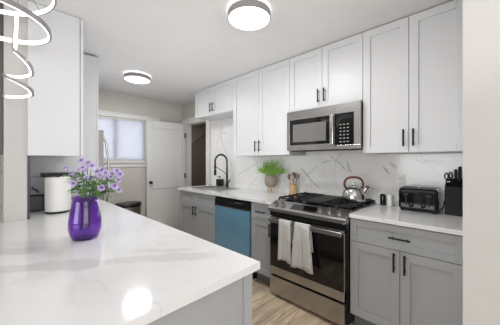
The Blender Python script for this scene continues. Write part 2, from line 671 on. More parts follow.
# the open white door
def make_door():
    t = bpy.data.objects.new('door_1', None)
    C.objects.link(t)
    t['kind'] = 'structure'
    hx, hy = WX - 0.022, dy1 - 0.02
    fx, fy = 1.79, 4.295
    ang = math.atan2(fy - hy, fx - hx)
    t.location = (hx, hy, 0.012)
    t.rotation_euler = (0, 0, ang)
    w = math.hypot(fx - hx, fy - hy)
    h = 2.03
    b = NB()
    # +y local is the side away from the camera after rotation, panels on both sides
    st = 0.11
    bx(b, 0, w, 0.016, 0.022, 0, h)
    for x0, x1, z0, z1 in ((0, st, 0, h), (w - st, w, 0, h), (st, w - st, 0, 0.24), (st, w - st, 0.80, 0.95), (st, w - st, h - 0.13, h)):
        bx(b, x0, x1, 0, 0.036, z0, z1)
    obj('door_leaf', b, M['door_paint'], t, 0.003)
    for s in (1, -1):
        b = NB()
        c = (w - 0.06, 0.018, 0.92)
        pts = [(0.028, 0.018), (0.028, 0.026), (0.010, 0.028), (0.010, 0.045), (0.026, 0.052), (0.030, 0.066), (0.022, 0.078), (0.004, 0.081)]
        lathe(b, pts, 16)
        for v in b.verts:
            v.co = Vector((c[0] + v.co.x, c[1] + s * v.co.z, c[2] + v.co.y))
        obj('door_knob', b, M['black_metal'], t, smooth=True)
    for z in (0.22, 1.02, 1.80):
        b = NB()
        tube(b, [(-0.004, 0.040, z - 0.05), (-0.004, 0.040, z + 0.05)], 0.008)
        bx(b, 0.0, 0.03, 0.036, 0.039, z - 0.05, z + 0.05)
        obj('hinge', b, M['pewter'], t)
    return t


make_door()

# ------------------------------------------------------------------ cabinets
def shaker_bm(w, h, t=0.02, st=0.058, rec=0.012, x0=0.0, z0=0.0):
    """front faces -y at y=0, thickness to +y"""
    b = NB()
    s = min(st, h * 0.3)
    bx(b, x0 + st - 0.001, x0 + w - st + 0.001, rec, t, z0 + s - 0.001, z0 + h - s + 0.001)
    for a0, a1, c0, c1 in ((0, st, 0, h), (w - st, w, 0, h), (st, w - st, 0, s), (st, w - st, h - s, h)):
        bx(b, x0 + a0, x0 + a1, 0, t, z0 + c0, z0 + c1)
    return b


def bar_pull(parent, x, z, L=0.13, vertical=True, m=None):
    b = NB()
    y = -0.03
    if vertical:
        tube(b, [(x, y, z - L / 2), (x, y, z + L / 2)], 0.0065, 8)
        for s in (-1, 1):
            tube(b, [(x, 0, z + s * (L / 2 - 0.02)), (x, y, z + s * (L / 2 - 0.02))], 0.005, 8)
    else:
        tube(b, [(x - L / 2, y, z), (x + L / 2, y, z)], 0.0065, 8)
        for s in (-1, 1):
            tube(b, [(x + s * (L / 2 - 0.02), 0, z), (x + s * (L / 2 - 0.02), y, z)], 0.005, 8)
    return obj('handle', b, m or M['black_metal'], parent, smooth=True)


def cabinet(name, label, cat, loc, rotz, w, z0, z1, depth, m, doors=(), drawers=(), kick=0.0, group=None, km=None):
    """local: x right along the front, -y towards the viewer, origin at the left front bottom corner of the door faces"""
    t = thing(name, label, cat, loc, rotz, group)
    b = NB()
    bx(b, 0, w, 0.0245, depth, z0 + kick, z1)
    obj('cabinet_body', b, m, t, 0.001)
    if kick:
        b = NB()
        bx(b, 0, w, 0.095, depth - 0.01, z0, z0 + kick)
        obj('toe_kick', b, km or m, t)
    g = 0.0018
    for (x0, x1, a0, a1, side, hz) in doors:
        d = obj('door', shaker_bm(x1 - x0 - 2 * g, a1 - a0 - 2 * g, x0=x0 + g, z0=a0 + g), m, t, 0.0015)
        if side:
            hx = x1 - 0.032 if side == 'r' else x0 + 0.032
            bar_pull(d, hx, hz, 0.13)
    for (x0, x1, a0, a1, hl) in drawers:
        d = obj('drawer', shaker_bm(x1 - x0 - 2 * g, a1 - a0 - 2 * g, st=0.045, x0=x0 + g, z0=a0 + g), m, t, 0.0015)
        if hl:
            bar_pull(d, (x0 + x1) / 2, (a0 + a1) / 2, hl, False)
    return t


BX = 1.895            # base door plane
UX = 2.175            # upper door plane
RB = -PI / 2
K = 0.115
BT = CT - 0.03
Y_R0, Y_ST0, Y_ST1, Y_DW0, Y_DW1, Y_SK1 = 0.065, 0.742, 1.504, 1.812, 2.452, 3.335
dep = WX - BX - 0.004
dzr = 0.70
# right of the range
w = Y_ST0 - Y_R0
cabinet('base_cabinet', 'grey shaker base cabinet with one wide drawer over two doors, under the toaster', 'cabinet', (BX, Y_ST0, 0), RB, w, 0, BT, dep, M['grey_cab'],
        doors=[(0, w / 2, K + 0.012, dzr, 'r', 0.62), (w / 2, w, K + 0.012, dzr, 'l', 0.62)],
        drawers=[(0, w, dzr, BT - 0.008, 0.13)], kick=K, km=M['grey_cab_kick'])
# narrow one
w = Y_DW0 - Y_ST1
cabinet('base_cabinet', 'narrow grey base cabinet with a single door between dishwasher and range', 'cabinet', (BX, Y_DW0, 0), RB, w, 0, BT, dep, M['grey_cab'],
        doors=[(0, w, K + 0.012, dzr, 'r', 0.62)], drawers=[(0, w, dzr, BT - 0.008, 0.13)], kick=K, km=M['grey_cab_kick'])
# sink base
w = Y_SK1 - Y_DW1
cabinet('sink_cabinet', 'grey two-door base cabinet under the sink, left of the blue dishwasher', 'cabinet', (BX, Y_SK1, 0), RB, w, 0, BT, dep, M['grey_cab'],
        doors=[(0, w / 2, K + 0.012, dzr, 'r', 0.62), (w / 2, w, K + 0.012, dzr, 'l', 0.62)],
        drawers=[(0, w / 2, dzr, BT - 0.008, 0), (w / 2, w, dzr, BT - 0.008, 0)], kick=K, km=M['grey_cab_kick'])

# uppers
UB, UT = 1.383, ZC - 0.004
ud = WX - UX - 0.004


def upper(label, y_left, w, z0, group=None):
    return cabinet('wall_cabinet', label, 'cabinet', (UX, y_left, 0), RB, w, z0, UT, ud, M['white_cab'],
                   doors=[(0, w / 2, z0 + 0.002, UT - 0.002, 'r', z0 + 0.115), (w / 2, w, z0 + 0.002, UT - 0.002, 'l', z0 + 0.115)])


upper('tall white two-door wall cabinet above the toaster, right of the microwave', Y_ST0, Y_ST0 - Y_R0, UB)
upper('white two-door wall cabinet directly above the microwave', Y_ST1, Y_ST1 - Y_ST0, 1.842)
upper('tall white two-door wall cabinet above the potted plant, left of the microwave', 2.42, 2.42 - Y_ST1, UB)
upper('short white two-door wall cabinet above the sink', 3.335, 3.335 - 2.42, 2.0)

# worktops on the right wall
SX0, SX1, SY0, SY1 = 2.03, 2.385, 2.56, 3.20
CE = BX - 0.022
b = NB()
bx(b, CE, SX0, Y_ST1 + 0.002, Y_SK1 + 0.012, BT, CT)
bx(b, SX1, WX - 0.001, Y_ST1 + 0.002, Y_SK1 + 0.012, BT, CT)
bx(b, SX0, SX1, Y_ST1 + 0.002, SY0, BT, CT)
bx(b, SX0, SX1, SY1, Y_SK1 + 0.012, BT, CT)
tag(obj('worktop', b, M['quartz']), 'white quartz worktop around the sink, left of the range', 'countertop')
b = NB(); bx(b, CE, WX - 0.001, Y_R0 - 0.001, Y_ST0 - 0.002, BT, CT)
tag(obj('worktop', b, M['quartz'], bevel=0.002), 'white quartz worktop under the toaster and knife block', 'countertop')

# backsplash: slab behind worktops, full height in the sink bay
b = NB()
bx(b, WX - 0.012, WX - 0.0005, Y_R0, 2.42, CT, UB - 0.001)
bx(b, WX - 0.012, WX - 0.0005, Y_ST0 + 0.002, Y_ST1 - 0.002, UB - 0.001, 1.43)
bx(b, WX - 0.012, WX - 0.0005, 2.42, 3.385, CT, 2.0)
o = tag(obj('backsplash', b, M['marble']), 'white marble backsplash with grey veins behind range and sink', 'backsplash')

# sink
t = thing('kitchen_sink', 'stainless steel sink set into the worktop below the black faucet', 'sink', ((SX0 + SX1) / 2, (SY0 + SY1) / 2, CT - 0.2))
hx, hy = (SX1 - SX0) / 2, (SY1 - SY0) / 2
b = NB()
z1 = 0.198
bx(b, -hx + 0.002, hx - 0.002, -hy + 0.002, hy - 0.002, 0.0, 0.004)
for q in ((-hx + 0.001, -hx + 0.006, -hy, hy), (hx - 0.006, hx - 0.001, -hy, hy), (-hx, hx, -hy + 0.001, -hy + 0.006), (-hx, hx, hy - 0.006, hy - 0.001)):
    bx(b, *q, 0.0, z1)
obj('basin', b, M['chrome'], t)
b = NB()
for q in ((-hx - 0.012, -hx + 0.012, -hy - 0.012, hy + 0.012), (hx - 0.012, hx + 0.012, -hy - 0.012, hy + 0.012), (-hx, hx, -hy - 0.012, -hy + 0.012), (-hx, hx, hy - 0.012, hy + 0.012)):
    bx(b, *q, 0.2, 0.2035)
obj('rim', b, M['steel'], t)
b = NB(); lathe(b, [(0.04, 0.004), (0.045, 0.007), (0.02, 0.007), (0.018, 0.005)], 20)
obj('drain', b, M['chrome'], t, smooth=True)

# ------------------------------------------------------------------ dishwasher
t = thing('dishwasher', 'dishwasher with blue protective film on its front, between grey cabinets', 'dishwasher', (BX - 0.012, Y_DW1, 0), RB)
w = Y_DW1 - Y_DW0
b = NB(); bx(b, 0.004, w - 0.004, 0.03, dep, 0.11, BT - 0.002); obj('tub_body', b, M['black_plastic'], t)
b = NB(); bx(b, 0.012, w - 0.022, 0.0, 0.035, 0.12, 0.765); obj('door_panel', b, M['film'], t, 0.003)
b = NB(); bx(b, 0.012, w - 0.022, -0.002, 0.035, 0.768, 0.85)
cp = obj('control_panel', b, M['black_plastic'], t, 0.004)
b = NB(); bx(b, 0.20, w - 0.21, -0.006, 0.0, 0.80, 0.824); obj('pocket_handle', b, M['gasket'], cp, 0.002)
b = NB(); bx(b, 0.012, w - 0.022, -0.006, 0.0, 0.764, 0.774); obj('trim_strip', b, M['steel'], cp)
for i in range(4):
    b = NB(); bx(b, 0.40 + 0.03 * i, 0.415 + 0.03 * i, -0.004, 0.0, 0.83, 0.838); obj('button', b, M['key'], cp)
b = NB(); bx(b, 0.012, w - 0.012, 0.07, 0.5, 0.0, 0.112); obj('toe_kick', b, M['black_plastic'], t)

# ------------------------------------------------------------------ range
RW = Y_ST1 - Y_ST0 - 0.006
RX = 1.835
t = thing('gas_range', 'stainless steel slide-in gas range with black oven glass', 'stove', (RX, Y_ST1 - 0.003, 0), RB)
rd = WX - RX - 0.014
b = NB(); bx(b, 0.002, RW - 0.002, 0.045, rd, 0.035, 0.895); obj('range_body', b, M['black_plastic'], t)
for (x, y) in ((0.06, 0.10), (RW - 0.06, 0.10), (0.06, rd - 0.06), (RW - 0.06, rd - 0.06)):
    b = NB(); lathe(b, [(0.018, 0), (0.018, 0.036)], 12, (x, y, 0)); obj('leg', b, M['black_plastic'], t)
b = NB(); bx(b, 0.0, RW - 0.018, 0.0, 0.045, 0.035, 0.205); obj('storage_drawer', b, M['steel'], t, 0.003)
# oven door
b = NB()
bx(b, 0.0, RW - 0.018, 0.008, 0.045, 0.225, 0.775)
bx(b, 0.0, RW - 0.018, 0.0, 0.045, 0.225, 0.30)
bx(b, 0.0, RW - 0.018, 0.0, 0.045, 0.745, 0.775)
od = obj('oven_door', b, M['steel'], t, 0.002)
b = NB(); bx(b, 0.006, RW - 0.024, 0.001, 0.012, 0.30, 0.745)
obj('oven_window', b, M['oven_glass'], od)
b = NB()
bx(b, 0.02, RW - 0.02, -0.05, -0.036, 0.735, 0.772)
for x in (0.03, RW - 0.06):
    bx(b, x, x + 0.03, -0.04, 0.002, 0.74, 0.768)
obj('oven_handle', b, M['steel'], od, 0.005, seg=3)
# black band and slanted control panel
b = NB(); bx(b, 0.0, RW, 0.004, 0.045, 0.785, 0.84); obj('vent_band', b, M['black_gloss'], t, 0.002)
b = NB()
PZ0, PZ1, PY1 = 0.862, 0.925, 0.095
prism(b, [(-0.022, 0.835), (0.05, 0.835), (PY1 + 0.01, 0.90), (PY1 + 0.01, PZ1), (PY1, PZ1), (-0.018, PZ0 + 0.012), (-0.024, PZ0)], -0.001, RW + 0.001, 'x')
cp = obj('control_panel', b, M['steel'], t, 0.003)
nrm = Vector((0, -(PZ1 - PZ0 - 0.012), PY1 + 0.018)).normalized()
al = Vector((0, nrm.z, -nrm.y))


def on_panel(x, s, h):
    base = Vector((x, -0.018, PZ0 + 0.012)) + Vector((0, PY1 + 0.018, PZ1 - PZ0 - 0.012)) * s
    return base + nrm * h


for x in (0.055, 0.135, RW - 0.235, RW - 0.15, RW - 0.065):
    b = NB()
    lathe(b, [(0.024, 0.0), (0.024, 0.006), (0.019, 0.008), (0.019, 0.026), (0.016, 0.029)], 20)
    bx(b, -0.005, 0.005, -0.018, 0.018, 0.028, 0.036)
    q = Vector((0, 0, 1)).rotation_difference(nrm).to_matrix().to_4x4()
    bmesh.ops.transform(b, matrix=Matrix.Translation(on_panel(x, 0.45, 0)) @ q, verts=b.verts)
    obj('knob', b, M['knob_steel'], t, smooth=True)


def panel_quad(x0, x1, s0, s1, h, name, m, par):
    b = NB()
    v = []
    for hh in (0.0002, h):
        for (x, s) in ((x0, s0), (x1, s0), (x1, s1), (x0, s1)):
            v.append(b.verts.new(on_panel(x, s, hh)))
    for f in ((0, 3, 2, 1), (4, 5, 6, 7), (0, 1, 5, 4), (1, 2, 6, 5), (2, 3, 7, 6), (3, 0, 4, 7)):
        b.faces.new([v[i] for i in f])
    return obj(name, b, m, par)


dsp = panel_quad(0.235, 0.49, 0.15, 0.8, 0.0015, 'display', M['black_gloss'], cp)
b = NB()
# cooktop
ZT = 0.925
b = NB(); bx(b, -0.001, RW + 0.001, PY1 + 0.008, rd, 0.90, 0.922); obj('cooktop', b, M['black_gloss'], t, 0.002)
b = NB(); bx(b, 0.0, RW, rd - 0.05, rd, 0.922, 0.94); obj('rear_vent', b, M['cast_iron'], t, 0.003)
gy0, gy1 = PY1 + 0.025, rd - 0.055
for k in range(3):
    x0 = 0.012 + k * (RW - 0.024) / 3 + 0.003
    x1 = 0.012 + (k + 1) * (RW - 0.024) / 3 - 0.003
    b = NB()
    if k == 1:
        # griddle plate in the middle
        bx(b, x0 + 0.006, x1 - 0.006, gy0 + 0.02, gy1 - 0.03, 0.938, 0.948)
        bx(b, x0 + 0.002, x0 + 0.012, gy0 + 0.01, gy1 - 0.02, 0.938, 0.957)
        bx(b, x1 - 0.012, x1 - 0.002, gy0 + 0.01, gy1 - 0.02, 0.938, 0.957)
        bx(b, x0 + 0.002, x1 - 0.002, gy0 + 0.01, gy0 + 0.02, 0.938, 0.957)
        for (x, y) in ((x0 + 0.01, gy0 + 0.02), (x1 - 0.02, gy0 + 0.02), (x0 + 0.01, gy1 - 0.04), (x1 - 0.02, gy1 - 0.04)):
            bx(b, x, x + 0.012, y, y + 0.012, 0.921, 0.94)
        obj('griddle', b, M['cast_iron'], t, 0.002)
        continue
    T = 0.011
    z0, z1 = 0.938, 0.953
    bx(b, x0, x1, gy0, gy0 + T, z0, z1); bx(b, x0, x1, gy1 - T, gy1, z0, z1)
    bx(b, x0, x0 + T, gy0, gy1, z0, z1); bx(b, x1 - T, x1, gy0, gy1, z0, z1)
    cx = (x0 + x1) / 2
    bx(b, x0, x1, (gy0 + gy1) / 2 - T / 2, (gy0 + gy1) / 2 + T / 2, z0, z1)
    for cy in (gy0 + (gy1 - gy0) * 0.25, gy0 + (gy1 - gy0) * 0.75):
        for s in (-1, 1):
            xa, xb = sorted((cx + s * 0.03, cx + s * (x1 - x0) / 2))
            bx(b, xa, xb, cy - T / 2, cy + T / 2, z0, z1 + 0.003)
            ya, yb = sorted((cy + s * 0.03, cy + s * (gy1 - gy0) * 0.25))
            bx(b, cx - T / 2, cx + T / 2, ya, yb, z0, z1 + 0.003)
    for (x, y) in ((x0, gy0), (x1 - T, gy0), (x0, gy1 - T), (x1 - T, gy1 - T), (x0, (gy0 + gy1) / 2), (x1 - T, (gy0 + gy1) / 2)):
        bx(b, x, x + T, y, y + T, 0.921, z0)
    # raised fingers along the outer edges
    for q in range(7):
        y = gy0 + 0.02 + q * (gy1 - gy0 - 0.05) / 6
        xo = x0 if k == 0 else x1 - 0.02
        bx(b, xo, xo + 0.02, y, y + 0.014, z1 - 0.002, z1 + 0.006)
    obj('grate', b, M['cast_iron'], t, 0.002)
    for cy in (gy0 + (gy1 - gy0) * 0.25, gy0 + (gy1 - gy0) * 0.75):
        b = NB(); lathe(b, [(0.05, 0.921), (0.05, 0.927), (0.036, 0.929), (0.036, 0.936), (0.03, 0.938)], 20, (cx, cy, 0))
        obj('burner', b, M['cast_iron'], t, smooth=True)

# towels over the oven handle
def towel(label, y_c, w, zb, flare, seed):
    rnd = random.Random(seed)
    xh = RX - 0.043       # handle centre x
    zt = 0.772
    tt = thing('dish_towel', label, 'towel', (xh, y_c, zb), 0, 'dish towels on the oven handle')
    b = NB()
    nu, nv = 14, 26
    ph = rnd.random() * 6
    prof = []
    front = 16
    for j in range(nv):
        if j <= front:
            f = j / front
            prof.append((-0.0115, zb + (zt - zb) * f))
        elif j < front + 5:
            a = PI * (j - front) / 5
            prof.append((-0.0115 * math.cos(a), zt + 0.008 * math.sin(a)))
        else:
            f = (j - front - 5) / (nv - front - 6)
            prof.append((0.0115, zt - (zt - zb - 0.16) * f))
    grid = []
    for i in range(nu):
        u = i / (nu - 1) - 0.5
        row = []
        for j, (dx, z) in enumerate(prof):
            drop = max(0, (zt - z)) / (zt - zb)
            yy = u * w * (1 + flare * drop)
            fold = 0.010 * math.sin(u * 9 + ph) * drop
            if dx < 0:
                xx = dx - abs(fold) * 1.0 - 0.004 * drop
            else:
                xx = dx + abs(fold) * 0.4
            zz = z + (0.008 * math.sin(u * 7 + ph) * drop if j < 3 else 0)
            row.append(b.verts.new((xx, yy, zz - zb)))
        grid.append(row)
    for i in range(nu - 1):
        for j in range(nv - 1):
            b.faces.new((grid[i][j], grid[i + 1][j], grid[i + 1][j + 1], grid[i][j + 1]))
    o = obj('cloth', b, M['towel'], tt, smooth=True)
    s = o.modifiers.new('solid', 'SOLIDIFY'); s.thickness = 0.004; s.offset = 1
    # a second folded layer on the front
    b = NB()
    g2 = []
    for i in range(8):
        u = i / 7
        row = []
        for j in range(12):
            f = j / 11
            z = (zt - zb) * (0.02 + 0.97 * f)
            drop = 1 - f
            yy = (-0.5 + u * 0.45) * w * (1 + flare * drop) * 0.98
            row.append(b.verts.new((-0.020 - 0.018 * drop * (0.6 + 0.4 * math.sin(u * 3 + ph)), yy, z)))
        g2.append(row)
    for i in range(7):
        for j in range(11):
            b.faces.new((g2[i][j], g2[i + 1][j], g2[i + 1][j + 1], g2[i][j + 1]))
    o2 = obj('folded_layer', b, M['towel'], tt, smooth=True)
    s = o2.modifiers.new('solid', 'SOLIDIFY'); s.thickness = 0.004; s.offset = 0
    return tt


towel('narrow grey patterned dish towel, the left one on the oven handle', 1.283, 0.128, 0.415, 0.10, 3)
towel('wider grey patterned dish towel, the right one on the oven handle', 1.105, 0.145, 0.395, 0.5, 8)

# ------------------------------------------------------------------ microwave
MX = 2.125
t = thing('microwave', 'stainless over-the-range microwave mounted below the wall cabinet', 'microwave', (MX, Y_ST1 - 0.002, 1.427), RB)
mw, mh = Y_ST1 - Y_ST0 - 0.004, 0.408
b = NB(); bx(b, 0.002, mw - 0.002, 0.025, WX - MX - 0.014, 0.0, mh); obj('microwave_body', b, M['black_plastic'], t, 0.002)
b = NB()
dw = mw * 0.665
for x0, x1, z0, z1 in ((0, 0.035, 0.055, mh - 0.09), (dw - 0.0, mw * 0.695, 0.055, mh - 0.09), (0, mw * 0.695, 0.0, 0.055), (0, mw * 0.695, mh - 0.09, mh)):
    bx(b, x0, x1, 0.0, 0.025, z0, z1)
md = obj('microwave_door', b, M['steel'], t, 0.002)
b = NB(); bx(b, 0.034, dw + 0.001, 0.004, 0.024, 0.053, mh - 0.088); obj('door_frame_glass', b, M['black_gloss'], md)
M['mw_window'] = mat('microwave_window', srgb(112, 110, 108), 0.2, 0.1, vary=0.03)
b = NB(); bx(b, 0.075, dw - 0.06, 0.0015, 0.006, 0.085, mh - 0.14); obj('window_mesh', b, M['mw_window'], md)
b = NB()
hc = mw * 0.675
bx(b, hc - 0.017, hc + 0.017, -0.034, -0.024, 0.045, mh - 0.095)
bx(b, hc - 0.012, hc + 0.012, -0.026, 0.002, 0.055, 0.085); bx(b, hc - 0.012, hc + 0.012, -0.026, 0.002, mh - 0.13, mh - 0.10)
obj('microwave_handle', b, M['chrome'], md, 0.005, seg=3)
b = NB(); lathe(b, [(0.011, 0.0), (0.011, 0.0015)], 20)
bmesh.ops.rotate(b, verts=b.verts, matrix=Matrix.Rotation(PI / 2, 3, 'X'), cent=(0, 0, 0))
bmesh.ops.translate(b, verts=b.verts, vec=(mw * 0.44, 0, mh - 0.042))
obj('emblem', b, M['chrome'], md)
b = NB()
for x0, x1, z0, z1 in ((mw * 0.697, mw, 0.0, 0.035), (mw * 0.697, mw, mh - 0.085, mh), (mw - 0.055, mw, 0.035, mh - 0.085)):
    bx(b, x0, x1, 0.0, 0.025, z0, z1)
obj('side_frame', b, M['steel'], t, 0.002)
b = NB(); bx(b, mw * 0.70, mw - 0.054, 0.002, 0.024, 0.034, mh - 0.084)
cp = obj('control_panel', b, M['black_gloss'], t)
b = NB(); bx(b, mw * 0.70 + 0.05, mw - 0.075, 0.0005, 0.004, mh - 0.135, mh - 0.11); obj('display', b, M['display'], cp)
for r in range(6):
    for c in range(3):
        b = NB()
        x = mw * 0.70 + 0.045 + c * 0.033
        z = 0.06 + r * 0.031
        bx(b, x, x + 0.018, 0.0005, 0.004, z, z + 0.009)
        obj('button', b, M['key'], cp)
b = NB()
bx(b, 0.03, mw - 0.03, 0.04, 0.12, -0.008, 0.0)
obj('vent_grille', b, M['gasket'], t)

# ------------------------------------------------------------------ peninsula
PX1, PY0, PYE = 0.731, 0.648, 2.93
b = NB()
bx(b, -0.35, PX1, PY0, 2.285, BT, CT)
bx(b, 0.128, PX1, 2.285, PYE, BT, CT)
tag(obj('peninsula_worktop', b, M['quartz_peninsula']), 'large white quartz peninsula worktop with grey veins, under the purple vase', 'countertop')
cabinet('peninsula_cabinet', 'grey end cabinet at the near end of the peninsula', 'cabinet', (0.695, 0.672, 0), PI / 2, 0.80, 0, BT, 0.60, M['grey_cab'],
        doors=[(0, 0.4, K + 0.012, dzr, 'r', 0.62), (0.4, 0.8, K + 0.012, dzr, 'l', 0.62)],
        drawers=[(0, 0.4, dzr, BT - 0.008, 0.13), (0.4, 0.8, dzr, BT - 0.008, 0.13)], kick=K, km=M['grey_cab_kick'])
pc = [o for o in C.objects if o.name == 'peninsula_cabinet'][0]
b = NB()   # decorative end panel on the near side (local -x)
pw = 0.60
bx(b, -0.014, -0.0005, 0.0, 0.045, 0.0, BT)
bx(b, -0.012, -0.0005, pw - 0.06, pw, 0.0, BT)
bx(b, -0.005, -0.0005, 0.0, pw, 0.0, BT)
obj('end_panel', b, M['grey_cab'], pc, 0.001)
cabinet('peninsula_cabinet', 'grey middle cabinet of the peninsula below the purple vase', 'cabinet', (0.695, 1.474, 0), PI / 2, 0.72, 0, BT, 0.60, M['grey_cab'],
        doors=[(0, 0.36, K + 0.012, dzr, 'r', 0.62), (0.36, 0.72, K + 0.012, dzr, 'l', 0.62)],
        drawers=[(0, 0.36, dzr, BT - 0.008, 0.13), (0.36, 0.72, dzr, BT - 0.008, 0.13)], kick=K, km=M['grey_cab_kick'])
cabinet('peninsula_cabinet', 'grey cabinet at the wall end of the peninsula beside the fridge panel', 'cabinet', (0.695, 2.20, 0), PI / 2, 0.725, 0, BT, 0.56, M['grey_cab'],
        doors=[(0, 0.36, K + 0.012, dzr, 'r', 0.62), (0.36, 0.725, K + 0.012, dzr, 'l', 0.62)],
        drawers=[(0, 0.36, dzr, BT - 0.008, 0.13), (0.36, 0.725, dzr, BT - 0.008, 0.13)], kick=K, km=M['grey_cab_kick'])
# wall cabinet over the peninsula end
cabinet('wall_cabinet', 'tall white wall cabinet with a plain side at left, above the coffee maker', 'cabinet', (0.452, 2.272, 0), PI / 2, 0.655, 1.358, UT, 0.326, M['white_cab'],
        doors=[(0, 0.327, 1.36, UT - 0.002, 'r', 1.475), (0.327, 0.655, 1.36, UT - 0.002, 'l', 1.475)])
# dark edge of the side splash
b = NB(); bx(b, 0.126, 0.139, 2.286, 2.292, CT, 1.357); struct('trim_2', b, M['black_plastic'])
b = NB(); bx(b, 0.1255, 0.137, 2.293, 2.93, CT, 1.356)
tag(obj('backsplash', b, M['marble']), 'marble splash slab on the left wall behind the coffee maker', 'backsplash')
# fridge side panel
b = NB(); bx(b, 0.127, 0.715, 2.94, 2.96, 0, 2.418); bx(b, 0.700, 0.718, 2.936, 2.975, 0, 2.418)
tag(obj('fridge_panel', b, M['white_cab'], bevel=0.001), 'full-height pale side panel between peninsula worktop and fridge', 'panel')
# dark wall cabinet on the other side of the wall
b = NB(); bx(b, -0.40, 0.008, 2.36, 2.70, 1.37, 2.43)
tag(obj('dark_cabinet', b, M['dark_grey'], bevel=0.002), 'dark grey tall cabinet edge beyond the wall end at far left', 'cabinet')

# fridge
FY0, FY1 = 2.985, 3.86
t = thing('refrigerator', 'stainless steel refrigerator standing beyond the pale side panel', 'refrigerator', (0.78, FY0, 0), PI / 2)
fw = FY1 - FY0
b = NB(); bx(b, 0, fw, 0.06, 0.64, 0.02, 1.64); obj('fridge_body', b, M['pewter'], t, 0.004)
for x0, x1, sd in ((0.0, fw / 2 - 0.003, 'r'), (fw / 2 + 0.003, fw, 'l')):
    b = NB(); bx(b, x0, x1, 0.0, 0.055, 0.62, 1.655)
    d = obj('fridge_door', b, M['steel'], t, 0.008)
    b = NB()
    hx_ = 0.05 if sd == 'r' else fw - 0.05
    pts = [(hx_, 0.0, 0.74), (hx_, -0.035, 0.80), (hx_, -0.058, 1.0), (hx_, -0.064, 1.15), (hx_, -0.058, 1.32), (hx_, -0.035, 1.52), (hx_, 0.0, 1.61)]
    tube(b, pts, 0.011, 10)
    obj('fridge_handle', b, M['chrome'], d, smooth=True)
b = NB(); bx(b, 0, fw, 0.0, 0.055, 0.04, 0.61); d = obj('freezer_drawer', b, M['steel'], t, 0.008)
b = NB(); tube(b, [(0.08, 0.0, 0.55), (0.1, -0.05, 0.55), (fw - 0.1, -0.05, 0.55), (fw - 0.08, 0.0, 0.55)], 0.011, 10)
obj('fridge_handle', b, M['chrome'], d, smooth=True)
b = NB(); bx(b, 0.02, fw - 0.02, 0.1, 0.6, 0.0, 0.03); obj('foot_base', b, M['black_plastic'], t)
cabinet('wall_cabinet', 'white cabinet high above the refrigerator against the ceiling', 'cabinet', (0.70, FY0 - 0.007, 0), PI / 2, fw + 0.01, 1.80, UT, 0.57, M['white_cab'],
        doors=[(0, 0.44, 1.802, UT - 0.002, None, 0), (0.44, fw + 0.01, 1.802, UT - 0.002, None, 0)])

# trash can by the far wall
t = thing('trash_can', 'grey step bin with a black rounded rim against the far wall', 'trash can', (1.42, 4.10, 0))
b = NB(); lathe(b, [(0.135, 0.0), (0.15, 0.02), (0.155, 0.56), (0.15, 0.59)], 28, sx=1.25, sy=0.9); obj('bin_body', b, M['pewter'], t, smooth=True)
b = NB(); lathe(b, [(0.158, 0.585), (0.163, 0.60), (0.163, 0.63), (0.15, 0.645), (0.10, 0.65)], 28, sx=1.25, sy=0.9); obj('bin_lid', b, M['black_plastic'], t, smooth=True)
b = NB(); bx(b, -0.04, 0.04, -0.16, -0.11, 0.01, 0.03); obj('pedal', b, M['black_plastic'], t, 0.004)

# ------------------------------------------------------------------ ceiling lights
def ceiling_light(label, x, y):
    t = thing('ceiling_light', label, 'ceiling light', (x, y, ZC), 0, 'round flush ceiling lights')
    R = 0.158
    b = NB(); lathe(b, [(0.10, -0.001), (0.10, -0.014)], 32); obj('mounting_plate', b, M['white_plastic'], t)
    b = NB(); lathe(b, [(R - 0.02, -0.0145), (R - 0.02, -0.019)], 40)
    obj('halo_ring', b, M['halo'], t, smooth=True)
    b = NB()
    lathe(b, [(R - 0.006, -0.016), (R, -0.016), (R + 0.002, -0.02), (R + 0.002, -0.062), (R - 0.004, -0.066), (R - 0.006, -0.060), (R - 0.006, -0.016)], 48, cap=False)
    obj('housing', b, M['led_housing'], t, smooth=True)
    b = NB(); lathe(b, [(R - 0.007, -0.02), (R - 0.007, -0.05), (R - 0.007, -0.062), (R - 0.02, -0.068), (0.01, -0.071)], 48)
    obj('diffuser', b, M['diffuser'], t, smooth=True)
    l = bpy.data.lights.new('lamp_light', 'AREA')
    l.shape = 'DISK'; l.size = 0.28; l.energy = 12; l.color = (1.0, 0.99, 0.975)
    lo = bpy.data.objects.new('lamp_light', l); C.objects.link(lo); lo.parent = t; lo.location = (0, 0, -0.074)
    return t


ceiling_light('round flush ceiling light nearest the camera, over the aisle before the range', 1.285, 1.25)
ceiling_light('round flush ceiling light further away, near the far wall and door', 1.235, 3.24)

